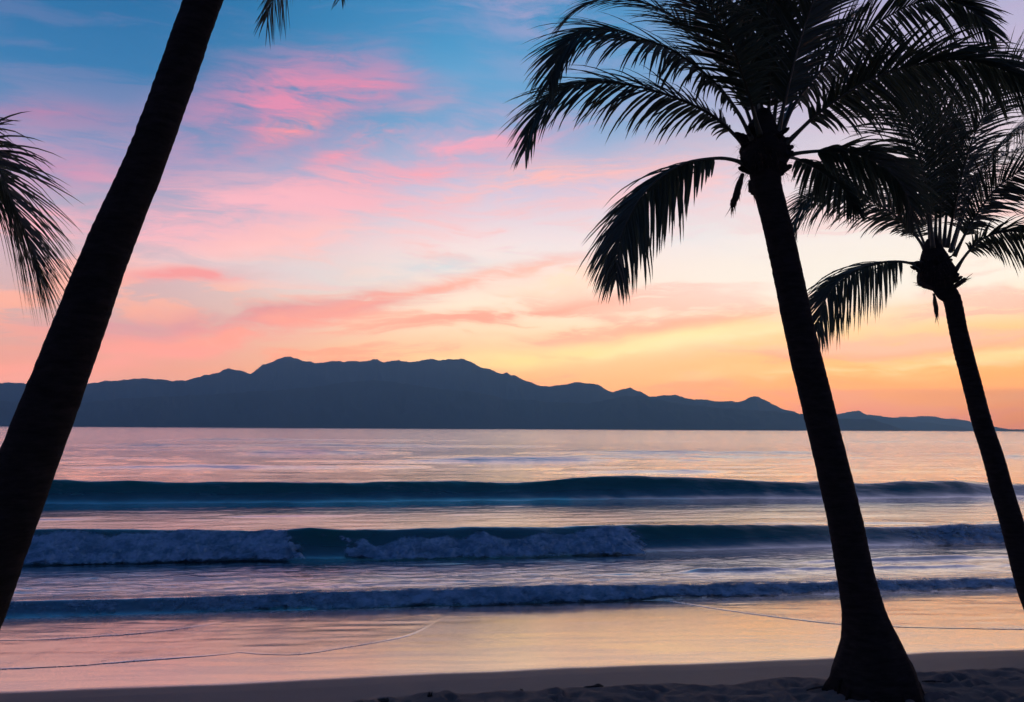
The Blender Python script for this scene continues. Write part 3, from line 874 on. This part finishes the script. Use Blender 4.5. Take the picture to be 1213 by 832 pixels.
# twigs and husk litter at the foot of the palm
for i, (px, py, a, l) in enumerate(((968, 820, .3, .26), (1104, 812, -.4, .2), (986, 812, 1.1, .15))):
    g = ground_at(px, py)
    dx = Vector((math.cos(a), math.sin(a), 0))
    V, Fc = blob([(dx*-l*.5+Vector((0, 0, .03)), .006), (Vector((0, 0, .045)), .011), (dx*l*.5+Vector((0, 0, .05)), .005)], 7, i+9, .4)
    o = link_mesh('twig', V, Fc, M_wood); o.location = g
    tag(o, ('long twig lying left of the palm foot', 'twig lying right of the palm foot', 'shortest twig against the left root of the palm')[i], 'twig', 'twigs round the palm foot')

# ------------------------------------------------------------------ sky
w = bpy.data.worlds.new('World'); scene.world = w; w.use_nodes = True
nt = w.node_tree
for n in list(nt.nodes): nt.nodes.remove(n)
out = N(nt, 'ShaderNodeOutputWorld')
vec = N(nt, 'ShaderNodeTexCoord').outputs['Generated']
sp = N(nt, 'ShaderNodeSeparateXYZ'); nt.links.new(vec, sp.inputs[0])
az = math_n(nt, 'MULTIPLY', math_n(nt, 'ARCTAN2', sp.outputs[0], sp.outputs[1]), 180/math.pi)
el = math_n(nt, 'MULTIPLY', math_n(nt, 'ARCSINE', sp.outputs[2]), 180/math.pi)
def sky_ramp(pts):
    return ramp_n(nt, math_n(nt, 'DIVIDE', el, 90., clamp=True), [(e/90., lin(c)) for e, c in pts])
left = sky_ramp([(0, (205, 130, 112)), (3.5, (224, 144, 106)), (6.5, (206, 158, 142)), (11, (196, 168, 172)), (16, (130, 144, 182)), (21, (50, 118, 168)), (27, (16, 100, 152)), (33, (12, 84, 140)), (60, (12, 50, 96)), (90, (10, 38, 78))])
cent = sky_ramp([(0, (250, 145, 62)), (2.5, (254, 160, 66)), (5, (252, 194, 124)), (8, (248, 220, 186)), (12, (240, 216, 208)), (16, (206, 192, 210)), (20, (122, 164, 202)), (25, (64, 146, 194)), (32, (44, 124, 178)), (60, (16, 56, 104)), (90, (10, 38, 78))])
right = sky_ramp([(0, (236, 128, 44)), (1.5, (254, 144, 36)), (3.5, (255, 162, 44)), (6, (252, 190, 102)), (9, (248, 228, 200)), (13, (236, 224, 216)), (17, (220, 204, 210)), (22, (190, 180, 206)), (28, (160, 158, 196)), (60, (24, 60, 108)), (90, (10, 38, 78))])
back = sky_ramp([(0, (66, 62, 92)), (8, (70, 66, 100)), (20, (38, 60, 104)), (45, (16, 46, 88)), (90, (10, 38, 78))])
c = mix_c(nt, maprange(nt, az, -26, 0), left, cent)
c = mix_c(nt, maprange(nt, az, 4, 24), c, right)
absaz = math_n(nt, 'ABSOLUTE', az)
# wispy cloud texture, streaks rising to the right
cb = N(nt, 'ShaderNodeCombineXYZ'); nt.links.new(az, cb.inputs[0]); nt.links.new(el, cb.inputs[1])
ae = cb.outputs[0]
wx = noise_n(nt, scaled(nt, ae, (.05, .13, 1), (3, 7, 0)), 1., 4, .55)
wy = noise_n(nt, scaled(nt, ae, (.05, .13, 1), (13, 17, 0)), 1., 4, .55)
azw = math_n(nt, 'ADD', az, math_n(nt, 'MULTIPLY', math_n(nt, 'SUBTRACT', wx, .5), 9.))
elw = math_n(nt, 'ADD', el, math_n(nt, 'MULTIPLY', math_n(nt, 'SUBTRACT', wy, .5), 4.))
cw = N(nt, 'ShaderNodeCombineXYZ'); nt.links.new(azw, cw.inputs[0]); nt.links.new(elw, cw.inputs[1])
st1 = noise_n(nt, scaled(nt, cw.outputs[0], (.07, .40, 1), rot=(0, 0, R(-16))), 1., 7, .58, .6)
st2 = noise_n(nt, scaled(nt, cw.outputs[0], (.20, .80, 1), (5, 2, 0), (0, 0, R(-30))), 1., 7, .68, .8)
st3 = noise_n(nt, scaled(nt, cw.outputs[0], (.15, 1.0, 1), (9, 4, 0), (0, 0, R(-17))), 1., 7, .68, .9)
tex = maprange(nt, math_n(nt, 'ADD', math_n(nt, 'MULTIPLY', st1, .45), math_n(nt, 'ADD', math_n(nt, 'MULTIPLY', st2, .3), math_n(nt, 'MULTIPLY', st3, .25))), .38, .60, .0, 1.35)
front = maprange(nt, absaz, 30, 80, 1., .0)
# general thin cloud veil
veil_c = ramp_n(nt, math_n(nt, 'DIVIDE', el, 40., clamp=True), [(0, lin((240, 130, 90))), (.12, lin((248, 150, 100))), (.22, lin((250, 172, 140))), (.36, lin((248, 178, 172))), (.5, lin((236, 160, 182))), (.65, lin((190, 150, 190))), (1, lin((90, 110, 170)))])
va = maprange(nt, math_n(nt, 'ADD', math_n(nt, 'MULTIPLY', st1, .65), math_n(nt, 'MULTIPLY', st3, .35)), .475, .575, 0, .75)
va = math_n(nt, 'MULTIPLY', va, maprange(nt, el, 19, 9, .12, 1.))
c = mix_c(nt, math_n(nt, 'MULTIPLY', va, front), c, veil_c)
def cloud(px, py, sx, sy, ang, rgb, amt, texd=True):
    global c
    a0, e0 = azel(px, py)
    mp = nt.nodes.new('ShaderNodeMapping'); mp.vector_type = 'TEXTURE'
    nt.links.new(cw.outputs[0], mp.inputs[0])
    mp.inputs['Location'].default_value = (a0, e0, 0)
    mp.inputs['Rotation'].default_value = (0, 0, R(ang))
    mp.inputs['Scale'].default_value = (sx*57.3/F*2.7, sy*57.3/F*2.7, 1)
    gr = nt.nodes.new('ShaderNodeTexGradient'); gr.gradient_type = 'QUADRATIC_SPHERE'
    nt.links.new(mp.outputs[0], gr.inputs[0])
    f = math_n(nt, 'MULTIPLY', gr.outputs[1], amt*(1.7 if py > 300 else 1.2))
    if texd: f = math_n(nt, 'MULTIPLY', f, tex)
    f = math_n(nt, 'MINIMUM', f, .95)
    c = mix_c(nt, f, c, lin(rgb))
cloud(600, 0, 90, 22, -8, (176, 158, 196), .75)
cloud(650, 50, 60, 40, -20, (160, 162, 200), .5)
cloud(560, 95, 80, 26, 0, (96, 164, 206), .45, False)
cloud(35, 128, 60, 11, 4, (190, 125, 160), .6)
cloud(100, 200, 70, 20, -6, (198, 136, 168), .65)
cloud(150, 250, 120, 26, 6, (205, 150, 170), .45)
cloud(335, 122, 85, 30, 20, (230, 138, 168), 1.0)
cloud(345, 150, 44, 8, 22, (252, 146, 152), .8)
cloud(330, 152, 26, 6, 8, (255, 152, 150), .5)
cloud(430, 108, 45, 16, 10, (232, 136, 165), .75)
cloud(455, 150, 52, 10, 24, (246, 150, 164), .75)
cloud(410, 180, 40, 9, 28, (245, 150, 165), .8)
cloud(560, 165, 75, 18, 8, (242, 166, 186), .85)
cloud(470, 205, 120, 16, 14, (250, 160, 168), .85)
cloud(640, 215, 130, 18, 6, (255, 184, 172), .95)
cloud(330, 245, 150, 24, 6, (246, 176, 182), .9)
cloud(200, 280, 90, 22, 4, (244, 172, 176), .75)
cloud(390, 290, 120, 18, 8, (252, 188, 178), .7)
cloud(520, 320, 110, 14, 4, (206, 208, 206), .55)
cloud(330, 325, 110, 12, 0, (212, 202, 198), .5)
cloud(820, 230, 110, 20, 2, (250, 196, 190), .75)
cloud(800, 290, 130, 24, 2, (220, 222, 220), .6)
cloud(1000, 330, 160, 30, 0, (234, 224, 208), .5, False)
cloud(225, 330, 55, 6, 4, (236, 142, 132), .9)
cloud(330, 374, 150, 10, 10, (200, 132, 132), .95)
cloud(150, 385, 90, 10, 4, (206, 140, 138), .7)
cloud(240, 400, 130, 11, 12, (252, 150, 116), .95)
cloud(500, 345, 120, 6, 12, (244, 158, 130), .9)
cloud(120, 420, 120, 16, 8, (240, 146, 120), .7)
cloud(560, 380, 110, 7, 8, (240, 158, 122), .85)
cloud(650, 335, 90, 12, 4, (255, 214, 180), .6)
cloud(760, 395, 170, 8, 5, (242, 170, 126), .9)
cloud(740, 412, 160, 7, 7, (255, 216, 138), 1.1)
cloud(640, 428, 70, 7, 12, (255, 208, 120), 1.0)
cloud(900, 400, 110, 9, 2, (255, 220, 152), .8)
cloud(850, 462, 130, 9, 2, (250, 148, 66), .6)
cloud(1100, 400, 160, 8, 2, (246, 178, 132), .8)
cloud(1080, 430, 150, 7, 4, (255, 206, 124), .9)
cloud(1150, 470, 100, 8, 0, (255, 160, 72), .5)
backf = maprange(nt, absaz, 36, 95)
c = mix_c(nt, backf, c, back)
# low warm glow is lifted where the air of the bay dims it
nish = N(nt, 'ShaderNodeTexSky'); nish.sky_type = 'NISHITA'; nish.sun_disc = False
SUN_EL, SUN_AZ = 2.0, 62.0
nish.sun_elevation = R(SUN_EL); nish.sun_rotation = R(SUN_AZ)
nish.altitude = 0; nish.air_density = 1.; nish.dust_density = 2.; nish.ozone_density = 2.
bg1 = N(nt, 'ShaderNodeBackground'); nt.links.new(c, bg1.inputs[0])
elr = math_n(nt, 'MULTIPLY', math_n(nt, 'MAXIMUM', el, 2.6), math.pi/180)
plen = math_n(nt, 'DIVIDE', HZ_TOP, math_n(nt, 'TANGENT', elr))
lift = math_n(nt, 'EXPONENT', math_n(nt, 'MULTIPLY', math_n(nt, 'MINIMUM', plen, HZ_FAR), HZ_DENS*.97))
lift = math_n(nt, 'MULTIPLY', lift, maprange(nt, el, 20, 9, 1.0, 1.12))
nt.links.new(lift, bg1.inputs[1])
bg2 = N(nt, 'ShaderNodeBackground'); nt.links.new(nish.outputs[0], bg2.inputs[0]); bg2.inputs[1].default_value = .006
ad = N(nt, 'ShaderNodeAddShader'); nt.links.new(bg1.outputs[0], ad.inputs[0]); nt.links.new(bg2.outputs[0], ad.inputs[1])
nt.links.new(ad.outputs[0], out.inputs[0])
w.cycles.sampling_method = 'MANUAL'; w.cycles.sample_map_resolution = 1024

sl = bpy.data.lights.new('sun', 'SUN'); sl.energy = .06; sl.angle = R(10); sl.color = (1, .62, .38)
so = bpy.data.objects.new('sun', sl); col.objects.link(so)
sd = Vector((math.sin(R(SUN_AZ))*math.cos(R(SUN_EL)), math.cos(R(SUN_AZ))*math.cos(R(SUN_EL)), math.sin(R(SUN_EL))))
so.rotation_euler = sd.to_track_quat('Z', 'Y').to_euler()

# ------------------------------------------------------------------ haze over the bay
HZ = True
if HZ:
    bm = bmesh.new(); bmesh.ops.create_cube(bm, size=1)
    me = bpy.data.meshes.new('haze'); 
    for v in bm.verts:
        v.co = Vector((v.co.x*HZ_FAR*2.6, v.co.y*HZ_FAR*2, 0)) + Vector((0, 0, HZ_TOP if v.co.z > 0 else -12))
    bm.to_mesh(me); bm.free()
    hz = bpy.data.objects.new('haze', me); col.objects.link(hz)
    m = bpy.data.materials.new('evening_haze'); m.use_nodes = True
    nt = m.node_tree; nt.nodes.remove(nt.nodes['Principled BSDF'])
    pv = N(nt, 'ShaderNodeVolumePrincipled'); pv.inputs['Density'].default_value = HZ_DENS
    pv.inputs['Color'].default_value = (.30, .66, 1, 1); pv.inputs['Anisotropy'].default_value = .5
    nt.links.new(pv.outputs[0], nt.nodes['Material Output'].inputs['Volume'])
    me.materials.append(m)
    tag(hz, 'thin blue evening haze over the bay', kind='stuff')

# ------------------------------------------------------------------ render settings
scene.render.engine = 'CYCLES'
cy = scene.cycles
cy.use_denoising = True
try: cy.denoiser = 'OPENIMAGEDENOISE'
except Exception: pass
cy.max_bounces = 5; cy.diffuse_bounces = 2; cy.glossy_bounces = 3; cy.transmission_bounces = 2; cy.volume_bounces = 0; cy.transparent_max_bounces = 8
cy.use_adaptive_sampling = True; cy.adaptive_threshold = .018
cy.sample_clamp_indirect = 4
vs = scene.view_settings
vs.view_transform = 'Standard'; vs.look = 'None'; vs.exposure = 0; vs.gamma = 1; vs.use_curve_mapping = False
